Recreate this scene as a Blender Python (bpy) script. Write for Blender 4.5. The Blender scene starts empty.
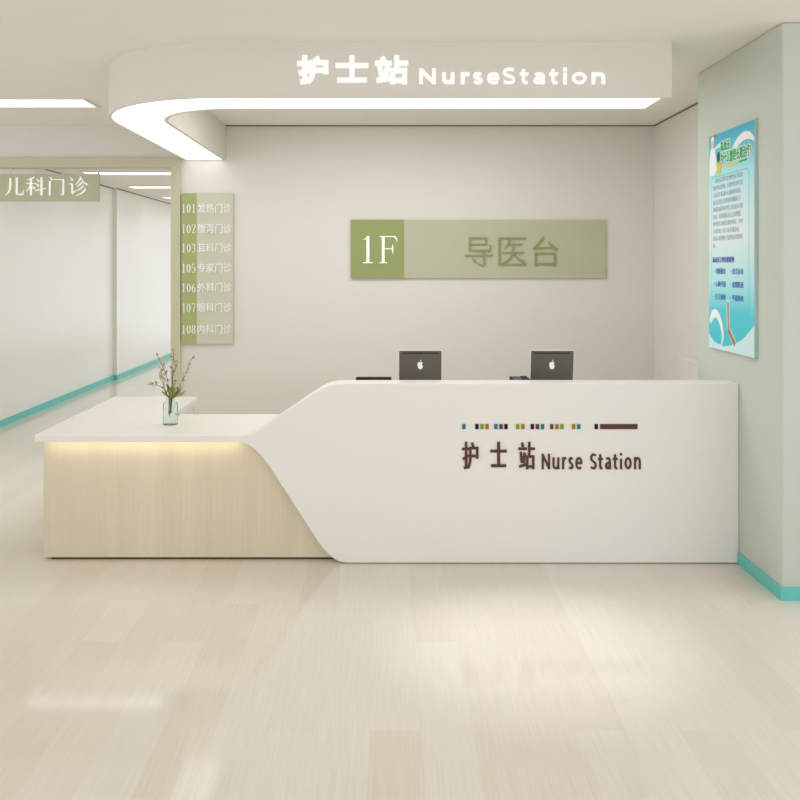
import bpy, bmesh, math, random
from mathutils import Vector, Matrix
R = random.Random(7)
SC = bpy.context.scene
COL = SC.collection
F = 860.0            # focal length in pixels of the 800 px frame
VX, VY, EYE = 385.0, 266.0, 1.80

# ------------------------------------------------------------------ materials
def mat(name, col, rough=0.5, spec=0.5, metal=0.0, coat=0.0, coat_rough=0.05, emit=None, estr=0.0, trans=0.0, ior=1.45, alpha=1.0):
    m = bpy.data.materials.new(name); m.use_nodes = True
    b = m.node_tree.nodes['Principled BSDF']
    b.inputs['Base Color'].default_value = (*col, 1)
    b.inputs['Roughness'].default_value = rough
    b.inputs['Specular IOR Level'].default_value = spec
    b.inputs['Metallic'].default_value = metal
    b.inputs['Coat Weight'].default_value = coat
    b.inputs['Coat Roughness'].default_value = coat_rough
    b.inputs['Transmission Weight'].default_value = trans
    b.inputs['IOR'].default_value = ior
    if emit:
        b.inputs['Emission Color'].default_value = (*emit, 1)
        b.inputs['Emission Strength'].default_value = estr
    return m

def nodes(m): return m.node_tree.nodes, m.node_tree.links, m.node_tree.nodes['Principled BSDF']

def mottle(m, col, amt=0.03, scale=3.0):
    """slight paint unevenness so that large walls are procedural rather than flat"""
    n, l, b = nodes(m)
    tc = n.new('ShaderNodeTexCoord'); nz = n.new('ShaderNodeTexNoise'); nz.inputs['Scale'].default_value = scale
    nz.inputs['Detail'].default_value = 4
    mx = n.new('ShaderNodeMix'); mx.data_type = 'RGBA'
    mx.inputs[6].default_value = (*[c*(1-amt) for c in col], 1); mx.inputs[7].default_value = (*[min(1, c*(1+amt)) for c in col], 1)
    l.new(tc.outputs['Object'], nz.inputs['Vector']); l.new(nz.outputs['Fac'], mx.inputs[0]); l.new(mx.outputs[2], b.inputs['Base Color'])
    return m

WALL = (0.72, 0.705, 0.665)
M = {}
M['wall'] = mottle(mat('painted wall', WALL, 0.55, 0.3), WALL, 0.015)
M['ceiling'] = mottle(mat('painted ceiling', (0.84, 0.812, 0.752), 0.6, 0.2), (0.84, 0.812, 0.752), 0.012)
M['corridor'] = mottle(mat('lacquered corridor wall', (0.78, 0.79, 0.72), 0.3, 0.5, coat=0.35, coat_rough=0.22), (0.78, 0.79, 0.72), 0.012)
M['pillar'] = mottle(mat('lacquered pillar panel', (0.56, 0.605, 0.545), 0.38, 0.4, coat=0.1, coat_rough=0.3), (0.56, 0.605, 0.545), 0.012, 2)
M['teal'] = mat('teal baseboard', (0.15, 0.57, 0.53), 0.35, spec=0.3)
M['gap'] = mat('dark trim', (0.14, 0.115, 0.095), 0.6)
M['canopy'] = mottle(mat('canopy paint', (0.74, 0.71, 0.66), 0.5, 0.3), (0.74, 0.71, 0.66), 0.01)
M['panel_light'] = mat('light diffuser', (0.9, 0.9, 0.9), 0.6, emit=(1, 1, 0.99), estr=1.35)
M['strip_light'] = mat('strip diffuser', (0.9, 0.9, 0.9), 0.6, emit=(1, 1, 0.99), estr=1.35)
M['hall_light'] = mat('hall panel diffuser', (0.9, 0.9, 0.9), 0.6, emit=(1, 0.97, 0.91), estr=7.0)
M['letter_light'] = mat('lit letter', (0.9, 0.9, 0.9), 0.6, emit=(.93, .97, 1), estr=0.34)
M['led'] = mat('warm strip', (1, .9, .7), 0.6, emit=(1.0, 0.86, 0.58), estr=0.8)
M['solid'] = mat('white solid surface', (0.85, 0.832, 0.805), 0.28, 0.5)
M['frame'] = mat('olive frame', (0.555, 0.54, 0.39), 0.4)
M['frame_metal'] = mat('white metal', (0.75, 0.74, 0.7), 0.4)
M['black'] = mat('black kick', (0.008, 0.008, 0.008), 0.6, spec=0.1)
M['sign_sage'] = mat('sage board', (0.48, 0.485, 0.345), 0.35)
M['sign_green'] = mat('green board', (0.285, 0.335, 0.12), 0.35)
M['sign_pale'] = mat('pale board', (0.575, 0.575, 0.455), 0.35)
M['sign_lime'] = mat('lime band', (0.37, 0.42, 0.165), 0.35)
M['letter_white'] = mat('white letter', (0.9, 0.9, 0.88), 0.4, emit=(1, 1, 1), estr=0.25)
M['letter_plain'] = mat('white letter plain', (0.93, 0.93, 0.92), 0.4)
M['letter_green'] = mat('olive letter', (0.26, 0.295, 0.115), 0.4)
M['brown'] = mat('brown letter', (0.115, 0.058, 0.042), 0.45, spec=0.12)
M['sq_teal'] = mat('teal square', (0.015, 0.20, 0.30), 0.4, spec=0.12)
M['sq_navy'] = mat('navy square', (0.008, 0.008, 0.05), 0.4, spec=0.12)
M['sq_green'] = mat('green square', (0.22, 0.33, 0.02), 0.4, spec=0.12)
M['sq_ochre'] = mat('ochre square', (0.36, 0.20, 0.008), 0.4, spec=0.12)
M['silver'] = mat('silver metal', (0.80, 0.79, 0.77), 0.35)
M['lid'] = mat('grey lid', (0.115, 0.10, 0.082), 0.4, metal=0.0)
M['slot'] = mat('dark slot', (0.02, 0.018, 0.016), 0.5)
M['logo'] = mat('pale emblem', (0.75, 0.77, 0.8), 0.4, emit=(.9, .95, 1), estr=0.25)
M['screen'] = mat('screen glass', (0.02, 0.02, 0.025), 0.1)
M['phone'] = mat('black plastic', (0.012, 0.012, 0.013), 0.6, spec=0.15)
M['key'] = mat('grey key', (0.16, 0.16, 0.17), 0.5)
M['cabinet'] = mat('pale cabinet', (0.76, 0.73, 0.69), 0.35)
M['vase'] = mat('pale green glass', (0.8, 0.9, 0.88))
def thin_glass(m):
    n, l, b = nodes(m); out = n['Material Output']
    tr = n.new('ShaderNodeBsdfTransparent'); tr.inputs['Color'].default_value = (0.93, 0.972, 0.965, 1)
    gl = n.new('ShaderNodeBsdfGlossy'); gl.inputs['Roughness'].default_value = 0.08; gl.inputs['Color'].default_value = (0.9, 0.97, 0.96, 1)
    lw = n.new('ShaderNodeLayerWeight'); lw.inputs['Blend'].default_value = 0.06
    mx = n.new('ShaderNodeMixShader')
    l.new(lw.outputs['Fresnel'], mx.inputs[0]); l.new(tr.outputs[0], mx.inputs[1]); l.new(gl.outputs[0], mx.inputs[2]); l.new(mx.outputs[0], out.inputs['Surface'])
thin_glass(M['vase'])
M['twig'] = mat('brown twig', (0.10, 0.06, 0.045), 0.7)
M['stem'] = mat('green stem', (0.28, 0.33, 0.10), 0.6)
M['leaf'] = mat('young leaf', (0.33, 0.34, 0.10), 0.55)
M['leaf_dark'] = mat('olive leaf', (0.22, 0.22, 0.09), 0.55)
M['petal'] = mat('cream petal', (0.62, 0.59, 0.50), 0.6)
M['backing'] = mat('poster edge', (0.42, 0.58, 0.60), 0.35)
M['p_white'] = mat('print white', (0.86, 0.90, 0.90), 0.35, spec=0.2)
M['p_pale'] = mat('print pale blue', (0.62, 0.84, 0.87), 0.35, spec=0.2)
M['p_green'] = mat('print green', (0.02, 0.40, 0.12), 0.35, spec=0.2)
M['p_dark'] = mat('print grey', (0.22, 0.32, 0.36), 0.35, spec=0.2)
M['p_blue'] = mat('print blue', (0.06, 0.10, 0.45), 0.35, spec=0.2)
M['p_cyan'] = mat('print cyan', (0.10, 0.62, 0.68), 0.35, spec=0.2)
M['p_skin'] = mat('print skin', (0.82, 0.60, 0.47), 0.35, spec=0.2)
M['p_hair'] = mat('print dark green', (0.03, 0.10, 0.07), 0.35, spec=0.2)
M['p_yellow'] = mat('print yellow', (0.80, 0.62, 0.04), 0.35, spec=0.2)
M['p_gold'] = mat('print gold', (0.38, 0.20, 0.03), 0.35, spec=0.2)
M['p_tan'] = mat('print tan', (0.52, 0.32, 0.15), 0.35, spec=0.2)

# wood laminate of the counter front: fine vertical grain
def wood():
    m = mat('pale vertical grain', (0.6, 0.5, 0.35), 0.4, 0.35); n, l, b = nodes(m)
    tc = n.new('ShaderNodeTexCoord'); mp = n.new('ShaderNodeMapping'); mp.inputs['Scale'].default_value = (70, 70, 1.2)
    nz = n.new('ShaderNodeTexNoise'); nz.inputs['Scale'].default_value = 1.6; nz.inputs['Detail'].default_value = 6
    mp2 = n.new('ShaderNodeMapping'); mp2.inputs['Scale'].default_value = (8, 8, .25)
    nz2 = n.new('ShaderNodeTexNoise'); nz2.inputs['Scale'].default_value = 1.0
    ad = n.new('ShaderNodeMath'); ad.operation = 'ADD'
    cr = n.new('ShaderNodeValToRGB')
    cr.color_ramp.elements[0].position = 0.75; cr.color_ramp.elements[0].color = (0.655, 0.575, 0.43, 1)
    cr.color_ramp.elements[1].position = 1.25; cr.color_ramp.elements[1].color = (0.765, 0.69, 0.54, 1)
    cr.color_ramp.elements[1].position = 1.0
    cr.color_ramp.elements[0].position = 0.35
    hf = n.new('ShaderNodeMath'); hf.operation = 'MULTIPLY'; hf.inputs[1].default_value = 0.65
    l.new(tc.outputs['Object'], mp.inputs['Vector']); l.new(mp.outputs['Vector'], nz.inputs['Vector'])
    l.new(tc.outputs['Object'], mp2.inputs['Vector']); l.new(mp2.outputs['Vector'], nz2.inputs['Vector'])
    l.new(nz.outputs['Fac'], ad.inputs[0]); l.new(nz2.outputs['Fac'], ad.inputs[1]); l.new(ad.outputs[0], hf.inputs[0])
    l.new(hf.outputs[0], cr.inputs['Fac']); l.new(cr.outputs['Color'], b.inputs['Base Color'])
    return m
M['wood'] = wood()

# floor: pale laminate planks running away from the camera
def planks():
    m = mat('pale laminate planks', (0.7, 0.62, 0.5), 0.15, 0.5); n, l, b = nodes(m)
    tc = n.new('ShaderNodeTexCoord')
    mp = n.new('ShaderNodeMapping'); mp.inputs['Rotation'].default_value = (0, 0, math.radians(90)); mp.inputs['Location'].default_value = (0.37, 0.06, 0)
    br = n.new('ShaderNodeTexBrick')
    br.offset = 0.37; br.offset_frequency = 2; br.squash = 1
    br.inputs['Scale'].default_value = 1.0
    br.inputs['Brick Width'].default_value = 1.25; br.inputs['Row Height'].default_value = 0.2
    br.inputs['Mortar Size'].default_value = 0.0008; br.inputs['Mortar Smooth'].default_value = 0.2
    br.inputs['Color1'].default_value = (0, 0, 0, 1); br.inputs['Color2'].default_value = (1, 1, 1, 1); br.inputs['Mortar'].default_value = (0.3, 0.3, 0.3, 1)
    l.new(tc.outputs['Object'], mp.inputs['Vector']); l.new(mp.outputs['Vector'], br.inputs['Vector'])
    cr = n.new('ShaderNodeValToRGB')
    e = cr.color_ramp.elements
    e[0].position = 0.0; e[0].color = (0.72, 0.668, 0.59, 1); e[1].position = 1.0; e[1].color = (0.757, 0.718, 0.655, 1)
    e2 = e.new(0.45); e2.color = (0.74, 0.69, 0.615, 1)
    l.new(br.outputs['Color'], cr.inputs['Fac'])
    mg = n.new('ShaderNodeMapping'); mg.inputs['Scale'].default_value = (60, 1.6, 1)
    ng = n.new('ShaderNodeTexNoise'); ng.inputs['Scale'].default_value = 2.0; ng.inputs['Detail'].default_value = 7; ng.inputs['Roughness'].default_value = .65
    l.new(tc.outputs['Object'], mg.inputs['Vector']); l.new(mg.outputs['Vector'], ng.inputs['Vector'])
    cg = n.new('ShaderNodeValToRGB'); cg.color_ramp.elements[0].position = 0.3; cg.color_ramp.elements[0].color = (0.93, 0.915, 0.89, 1)
    cg.color_ramp.elements[1].position = 0.62; cg.color_ramp.elements[1].color = (1, 1, 1, 1)
    l.new(ng.outputs['Fac'], cg.inputs['Fac'])
    mx = n.new('ShaderNodeMix'); mx.data_type = 'RGBA'; mx.blend_type = 'MULTIPLY'; mx.inputs[0].default_value = 1
    l.new(cr.outputs['Color'], mx.inputs[6]); l.new(cg.outputs['Color'], mx.inputs[7]); l.new(mx.outputs[2], b.inputs['Base Color'])
    b.inputs['Roughness'].default_value = 0.065
    return m
M['floor'] = planks()

# printed poster sheet: sky blue at the top, white in the middle, cyan at the foot
def sheet(z0, h):
    m = mat('printed sheet', (1, 1, 1), 0.35, spec=0.2); n, l, b = nodes(m)
    tc = n.new('ShaderNodeTexCoord'); sp = n.new('ShaderNodeSeparateXYZ'); mr = n.new('ShaderNodeMapRange')
    mr.inputs['From Min'].default_value = z0; mr.inputs['From Max'].default_value = z0+h
    cr = n.new('ShaderNodeValToRGB'); e = cr.color_ramp.elements
    e[0].position = 0.0; e[0].color = (0.05, 0.54, 0.68, 1); e[1].position = 1.0; e[1].color = (0.04, 0.42, 0.62, 1)
    for p, c in ((0.16, (0.09, 0.60, 0.72)), (0.30, (0.45, 0.80, 0.85)), (0.5, (0.74, 0.84, 0.87)), (0.7, (0.60, 0.80, 0.85)), (0.8, (0.42, 0.76, 0.84)), (0.9, (0.16, 0.56, 0.74))):
        k = e.new(p); k.color = (*c, 1)
    l.new(tc.outputs['Object'], sp.inputs[0]); l.new(sp.outputs['Z'], mr.inputs['Value']); l.new(mr.outputs['Result'], cr.inputs['Fac']); l.new(cr.outputs['Color'], b.inputs['Base Color'])
    return m

# ------------------------------------------------------------------ helpers
ORG = {}
def link(name, bm, m, parent=None, smooth=False):
    """bm is in world coordinates; the object sits under its parent with the root's origin taken off"""
    bmesh.ops.recalc_face_normals(bm, faces=bm.faces) if len(bm.faces) else None
    me = bpy.data.meshes.new(name)
    root = parent
    while root is not None and root.parent is not None: root = root.parent
    if root is not None:
        o0 = ORG[root.name]
        bmesh.ops.translate(bm, verts=bm.verts, vec=-o0)
    bm.to_mesh(me); bm.free()
    for mm in (m if isinstance(m, (list, tuple)) else [m]): me.materials.append(mm)
    if smooth:
        for p in me.polygons: p.use_smooth = True
    o = bpy.data.objects.new(name, me); COL.objects.link(o)
    if parent is not None: o.parent = parent
    return o

def solo(name, bm, m, label, cat, group=None, base=None):
    """a thing of one mesh, origin at its base"""
    o = link(name, bm, m); tag(o, label, cat, group); return o

def tag(o, label, cat, group=None):
    o['label'] = label; o['category'] = cat
    if group: o['group'] = group

def thing(name, label, cat, loc, group=None):
    o = bpy.data.objects.new(name, None); COL.objects.link(o)
    o.empty_display_size = 0.1
    o.location = loc; ORG[o.name] = Vector(loc); tag(o, label, cat, group); return o

def struct(name, bm, m, parent=None):
    o = link(name, bm, m, parent)
    if parent is None:
        o['kind'] = 'structure'; ORG[o.name] = Vector((0, 0, 0))
    return o

def BM(): return bmesh.new()
def box(bm, x0, x1, y0, y1, z0, z1, bev=0.0, seg=2):
    t = bmesh.new() if bev else bm
    vs = [t.verts.new(p) for p in ((x0,y0,z0),(x1,y0,z0),(x1,y1,z0),(x0,y1,z0),(x0,y0,z1),(x1,y0,z1),(x1,y1,z1),(x0,y1,z1))]
    for f in ((0,3,2,1),(4,5,6,7),(0,1,5,4),(1,2,6,5),(2,3,7,6),(3,0,4,7)): t.faces.new([vs[i] for i in f])
    if bev:
        bmesh.ops.bevel(t, geom=list(t.edges), offset=bev, segments=seg, affect='EDGES', profile=0.5)
        merge(bm, t)
    return bm
def merge(bm, t, mx=None):
    if mx is not None: bmesh.ops.transform(t, matrix=mx, verts=t.verts)
    me = bpy.data.meshes.new('tmp'); t.to_mesh(me); t.free(); bm.from_mesh(me); bpy.data.meshes.remove(me)
def bx(*a, **k): return box(BM(), *a, **k)

def prism(bm, pts, d0, d1, mx, bev=0.0, bev_front_only=True, seg=2):
    """closed 2-D outline pts (u,v), extruded from depth d0 to d1, placed by matrix mx (u, v, out)"""
    t = bmesh.new()
    a = [t.verts.new((p[0], p[1], d1)) for p in pts]; b = [t.verts.new((p[0], p[1], d0)) for p in pts]
    n = len(pts)
    ff = t.faces.new(a); t.faces.new(b[::-1])
    for i in range(n): t.faces.new((a[i], b[i], b[(i+1) % n], a[(i+1) % n]))
    bmesh.ops.recalc_face_normals(t, faces=t.faces)
    if bev:
        bmesh.ops.bevel(t, geom=[e for e in ff.edges], offset=bev, segments=seg, affect='EDGES', profile=0.5)
    merge(bm, t, mx); return bm

def MF(x, y, z):   # a frame facing the camera: u = +X, v = +Z, out = -Y
    return Matrix(((1,0,0,x),(0,0,-1,y),(0,1,0,z),(0,0,0,1)))
def ML(x, y, z):   # a frame facing left (-X): u = -Y, v = +Z, out = -X
    return Matrix(((0,0,-1,x),(-1,0,0,y),(0,1,0,z),(0,0,0,1)))
def MU(z):         # plan view: u = X, v = Y, out = +Z
    return Matrix(((1,0,0,0),(0,1,0,0),(0,0,1,z),(0,0,0,1)))

def cat_rom(pts, n=6):
    """smooth polyline through points that carry a width"""
    out = []
    P = [Vector(p) for p in pts]
    if len(P) < 3: return P
    for i in range(len(P)-1):
        p0, p1, p2, p3 = P[max(i-1,0)], P[i], P[i+1], P[min(i+2,len(P)-1)]
        for k in range(n):
            t = k/n
            out.append(0.5*((2*p1)+(p2-p0)*t+(2*p0-5*p1+4*p2-p3)*t*t+(3*p1-p0-3*p2+p3)*t**3))
    out.append(P[-1]); return out

def stroke(bm, pts, mx, sx, sy, depth, smooth=True, lift=0.0):
    """brush stroke: pts are (u, v, width) in glyph units, extruded"""
    pts = [(p[0], p[1], p[2]) for p in pts]
    q = cat_rom(pts) if smooth and len(pts) > 2 else [Vector(p) for p in pts]
    L, Rr = [], []
    w_scale = (sx+sy)/2
    for i, p in enumerate(q):
        a = q[max(i-1,0)]; b = q[min(i+1,len(q)-1)]
        d = Vector(((b.x-a.x)*sx, (b.y-a.y)*sy)); 
        if d.length < 1e-9: d = Vector((1,0))
        d.normalize(); nrm = Vector((-d.y, d.x)) * p.z * w_scale * 0.5
        c = Vector((p.x*sx, p.y*sy)); L.append(c+nrm); Rr.append(c-nrm)
    t = bmesh.new()
    rows = []
    for l_, r_ in zip(L, Rr):
        rows.append([t.verts.new((l_.x,l_.y,lift+depth)), t.verts.new((r_.x,r_.y,lift+depth)), t.verts.new((l_.x,l_.y,0)), t.verts.new((r_.x,r_.y,0))])
    for a, b in zip(rows, rows[1:]):
        t.faces.new((a[0],a[1],b[1],b[0])); t.faces.new((a[2],b[2],b[3],a[3])); t.faces.new((a[0],b[0],b[2],a[2])); t.faces.new((a[1],a[3],b[3],b[1]))
    t.faces.new((rows[0][0],rows[0][2],rows[0][3],rows[0][1])); t.faces.new((rows[-1][0],rows[-1][1],rows[-1][3],rows[-1][2]))
    merge(bm, t, mx)

def ring(cx, cy, rx, ry, thin, thick, n=20):
    return [(cx+rx*math.cos(a), cy+ry*math.sin(a), thin+(thick-thin)*abs(math.cos(a))**1.5) for a in [2*math.pi*k/n for k in range(n+1)]]

T, K = 0.035, 0.085
GLY = {
 '儿': [[(.30,.88,.09),(.30,.52,.09),(.24,.22,.07),(.04,.03,.02)], [(.62,.92,.09),(.62,.5,.09),(.62,.16,.085),(.68,.075,.07),(.82,.07,.065),(.93,.09,.06),(.95,.3,.01)]],
 '科': [[(.42,.93,.07),(.26,.86,.05),(.08,.81,.015)], [(.03,.62,T),(.48,.62,T)], [(.27,.85,K),(.27,.02,K)], [(.26,.60,.07),(.18,.40,.05),(.03,.22,.01)], [(.31,.50,.02),(.46,.35,.08)],
       [(.55,.84,.02),(.68,.72,.085)], [(.52,.62,.02),(.65,.50,.085)], [(.48,.26,.045),(1.0,.38,.045)], [(.80,.94,K),(.80,.02,K)]],
 '门': [[(.12,.95,.02),(.25,.80,.09)], [(.12,.74,K),(.12,.02,K)], [(.36,.82,T),(.90,.82,T)], [(.87,.83,K),(.87,.4,K),(.865,.10,.08),(.80,.045,.05),(.70,.10,.01)]],
 '诊': [[(.10,.92,.02),(.22,.78,.09)], [(.02,.60,T),(.22,.60,T)], [(.20,.61,.08),(.20,.14,.08)], [(.19,.10,.08),(.38,.28,.01)],
       [(.64,.95,.07),(.54,.74,.05),(.34,.54,.01)], [(.66,.90,.02),(.80,.68,.06),(.99,.57,.08)], [(.70,.68,.08),(.58,.56,.05),(.43,.47,.012)], [(.78,.50,.08),(.62,.35,.05),(.41,.25,.012)], [(.90,.34,.085),(.68,.13,.06),(.36,.0,.012)]],
 '导': [[(.18,.93,.06),(.80,.93,.06)], [(.76,.95,.075),(.76,.70,.075)], [(.2,.72,.05),(.76,.72,.05)], [(.2,.95,.075),(.2,.62,.075),(.205,.55,.07),(.27,.52,.065),(.6,.52,.06),(.86,.52,.06),(.91,.56,.06),(.90,.72,.02)],
       [(.02,.36,.05),(.99,.36,.06)], [(.69,.52,.075),(.69,.2,.075),(.685,.06,.07),(.62,.03,.05),(.48,.10,.02)], [(.29,.28,.03),(.41,.12,.09)]],
 '医': [[(.08,.92,.06),(.95,.92,.06)], [(.1,.94,.085),(.1,.04,.085)], [(.1,.06,.06),(.98,.06,.06)], [(.44,.88,.08),(.36,.72,.06),(.25,.58,.02)], [(.35,.72,.05),(.84,.72,.06)], [(.20,.45,.05),(.90,.45,.06)],
       [(.55,.72,.075),(.53,.45,.07),(.42,.24,.055),(.2,.10,.02)], [(.55,.45,.03),(.68,.27,.06),(.92,.13,.085)]],
 '台': [[(.44,.96,.085),(.28,.76,.07),(.10,.59,.06)], [(.10,.58,.07),(.82,.63,.05)], [(.60,.80,.03),(.90,.52,.11)], [(.18,.43,.08),(.18,.0,.08)], [(.16,.42,.06),(.84,.42,.06)], [(.82,.43,.08),(.82,.0,.08)], [(.18,.08,.055),(.82,.08,.055)]],
 '0': [ring(.25,.5,.17,.46,.04,.12)],
 '1': [[(.26,1,.11),(.26,0,.11)], [(.27,.97,.04),(.17,.90,.035),(.07,.87,.02)], [(.06,.018,.036),(.45,.018,.036)]],
 '2': [[(.08,.76,.09),(.11,.9,.06),(.24,.975,.045),(.38,.9,.09),(.40,.72,.11),(.31,.47,.08),(.08,.06,.03)], [(.06,.045,.09),(.45,.045,.09)], [(.43,.06,.05),(.46,.20,.015)]],
 '3': [[(.09,.83,.08),(.14,.94,.05),(.25,.975,.045),(.36,.91,.09),(.38,.76,.11),(.31,.59,.06),(.18,.53,.03)], [(.18,.53,.03),(.34,.47,.07),(.41,.27,.12),(.34,.08,.08),(.22,.02,.045),(.11,.06,.05),(.08,.16,.09)]],
 '5': [[(.10,.955,.085),(.43,.955,.085)], [(.11,.97,.035),(.09,.52,.035)], [(.09,.52,.03),(.23,.60,.05),(.37,.51,.09),(.41,.31,.12),(.34,.09,.08),(.22,.02,.045),(.11,.05,.05),(.08,.15,.09)]],
 '6': [[(.40,.97,.03),(.25,.87,.06),(.13,.63,.10),(.09,.32,.11)], ring(.26,.29,.165,.27,.045,.11)],
 '7': [[(.06,.955,.085),(.45,.955,.085)], [(.07,.97,.04),(.05,.80,.015)], [(.44,.93,.035),(.31,.5,.07),(.23,0,.12)]],
 '8': [ring(.25,.75,.14,.225,.045,.10), ring(.25,.265,.165,.245,.045,.11)],
 'F': [[(.17,1,.105),(.17,0,.105)], [(.03,.018,.036),(.32,.018,.036)], [(.03,.982,.036),(.68,.982,.036)], [(.62,.985,.05),(.70,.90,.05),(.73,.77,.015)], [(.17,.53,.035),(.52,.53,.035)], [(.55,.70,.015),(.55,.53,.06),(.55,.34,.015)]],
}
def glyph(bm, ch, mx, sx, sy, depth):
    for i, s in enumerate(GLY[ch]): stroke(bm, s, mx, sx, sy, depth, lift=0.0002*i)

# text meshes from the built-in font
def text_bm(body, bold=0.0, depth=0.0, spacing=1.0, line=1.0):
    cu = bpy.data.curves.new('tmp_text', 'FONT'); cu.body = body; cu.size = 1.0; cu.offset = bold
    cu.space_character = spacing; cu.space_line = line; cu.resolution_u = 3; cu.extrude = depth
    ob = bpy.data.objects.new('tmp_text', cu); COL.objects.link(ob)
    dg = bpy.context.evaluated_depsgraph_get(); dg.update()
    me = bpy.data.meshes.new_from_object(ob.evaluated_get(dg))
    t = bmesh.new(); t.from_mesh(me)
    bpy.data.meshes.remove(me); bpy.data.objects.remove(ob); bpy.data.curves.remove(cu)
    return t
def bounds(t):
    xs = [v.co.x for v in t.verts]; ys = [v.co.y for v in t.verts]
    return min(xs), max(xs), min(ys), max(ys)
def fit(t, u0, u1, v0, v1, depth, d0=0.0):
    """scale the text so its ink fills a rectangle, from depth d0 to d0+depth"""
    a, b, c, d = bounds(t)
    zs = [v.co.z for v in t.verts]; z0, z1 = min(zs), max(zs)
    for v in t.verts:
        v.co.x = u0+(v.co.x-a)/(b-a)*(u1-u0); v.co.y = v0+(v.co.y-c)/(d-c)*(v1-v0)
        v.co.z = d0+((v.co.z-z0)/(z1-z0)*depth if z1 > z0 else 0)
    return t
def text_in(bm, body, mx, u0, u1, v0, v1, depth, bold=0.0, d0=0.0, spacing=1.0, line=1.0):
    t = text_bm(body, bold, 0.05 if depth else 0, spacing, line); fit(t, u0, u1, v0, v1, depth, d0); merge(bm, t, mx); return bm
def word_letters(body, mx, u0, u1, v0, v1, depth, bold, spacing):
    """one bmesh for each letter of a word whose ink fills the rectangle"""
    A = text_bm(body, bold, 0.05, spacing); a, b, c, d = bounds(A); A.free()
    out = []
    for k, ch in enumerate(body):
        if ch == ' ': continue
        pre = text_bm(body[:k+1], bold, 0.05, spacing); pr = bounds(pre)[1]; pre.free()
        t = text_bm(ch, bold, 0.05); e = bounds(t); dx = pr-e[1]
        for v in t.verts:
            v.co.x = u0+(v.co.x+dx-a)/(b-a)*(u1-u0); v.co.y = v0+(v.co.y-c)/(d-c)*(v1-v0); v.co.z = (v.co.z+0.05)/0.1*depth
        g = BM(); merge(g, t, mx); out.append(g)
    return out

def _arc(cx, cy, rx, ry, a0, a1, n=10): return [(cx+rx*math.cos(math.radians(a0+(a1-a0)*k/n)), cy+ry*math.sin(math.radians(a0+(a1-a0)*k/n))) for k in range(n+1)]
SANS = {   # centre lines in a unit box; a leading 'c' marks a smooth curve
 'N': [[(0,0),(0,1)], [(1,0),(1,1)], [(.04,1),(.96,0)]],
 'u': ['c', [(0,1),(0,.40),(.10,.10),(.42,0),(.78,.08),(1,.34)], [(1,1),(1,0)]],
 'r': ['c', [(0,0),(0,1)], [(0,.5),(.22,.86),(.6,1),(1,.98)]],
 's': ['c', [(.92,.93),(.60,1),(.20,.97),(.03,.78),(.20,.58),(.55,.48),(.88,.36),(1,.20),(.82,.03),(.42,0),(.02,.07)]],
 'S': ['c', [(.95,.94),(.62,1),(.24,.96),(.04,.80),(.12,.62),(.50,.50),(.88,.38),(1,.20),(.82,.03),(.42,0),(.02,.07)]],
 'e': ['c', [(.02,.50),(.98,.50)], [(.98,.50),(.96,.76),(.78,.96),(.50,1),(.20,.92),(.02,.68),(.0,.45),(.10,.16),(.38,0),(.68,0),(.95,.07)]],
 't': ['c', [(.38,1),(.38,.45),(.40,.16),(.60,.0),(1,.02)], [(0,.72),(.98,.72)]],
 'a': ['c', [(.10,.92),(.42,1),(.78,.95),(.97,.70),(.97,.40),(.97,0)], [(.97,.56),(.52,.53),(.12,.42),(0,.22),(.12,.03),(.42,0),(.76,.10),(.96,.34)]],
 'i': [[(.5,0),(.5,.60)], [(.5,.985),(.5,1)]],
 'o': ['c', _arc(.5,.5,.5,.5,90,455,18)],
 'n': ['c', [(0,0),(0,1)], [(0,.62),(.18,.88),(.52,1),(.86,.92),(1,.62),(1,.3),(1,0)]],
 '护': [[(0,.76),(.38,.76)], [(0,.36),(.38,.50)], [(.20,1),(.20,.02)], [(.06,.0),(.20,.03)], [(.64,1.0),(.70,.86)], [(.50,.80),(1,.80)], [(1,.80),(1,.42)], [(.50,.48),(1,.48)], 'c', [(.50,.80),(.50,.46),(.46,.2),(.34,0)]],
 '士': [[(0,.66),(1,.66)], [(.5,1),(.5,.05)], [(.05,.03),(.95,.03)]],
 '站': [[(.18,1),(.24,.86)], [(0,.77),(.42,.77)], [(.09,.60),(.15,.26)], [(.36,.60),(.28,.22)], [(0,.06),(.42,.14)], [(.68,1),(.68,.46)], [(.68,.77),(1,.77)], [(.54,.46),(.96,.46)], [(.54,.46),(.54,0)], [(.96,.46),(.96,0)], [(.54,.06),(.96,.06)]],
}
def sans(ch, mx, u0, u1, v0, v1, w, depth):
    """a bold sans letter whose ink fills the rectangle, stroke width w in metres"""
    bm = BM(); sm = False; h = w/2
    for i, st in enumerate(SANS[ch]):
        if st == 'c': sm = True; continue
        q = [Vector((u0+h+p[0]*(u1-u0-w), v0+h+p[1]*(v1-v0-w))) for p in st]
        closed = (q[0]-q[-1]).length < w*.6 and len(q) > 4
        if not closed:
            d0 = (q[0]-q[1]).normalized(); d1 = (q[-1]-q[-2]).normalized(); k = h*(.98 if (abs(d0.x) < .1 or abs(d0.y) < .1) else .35)
            q[0] = q[0]+d0*k; k = h*(.98 if (abs(d1.x) < .1 or abs(d1.y) < .1) else .35); q[-1] = q[-1]+d1*k
        stroke(bm, [(a.x, a.y, w) for a in q], mx, 1, 1, depth, smooth=sm and len(q) > 2, lift=.0001*i)
    return bm
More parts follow.
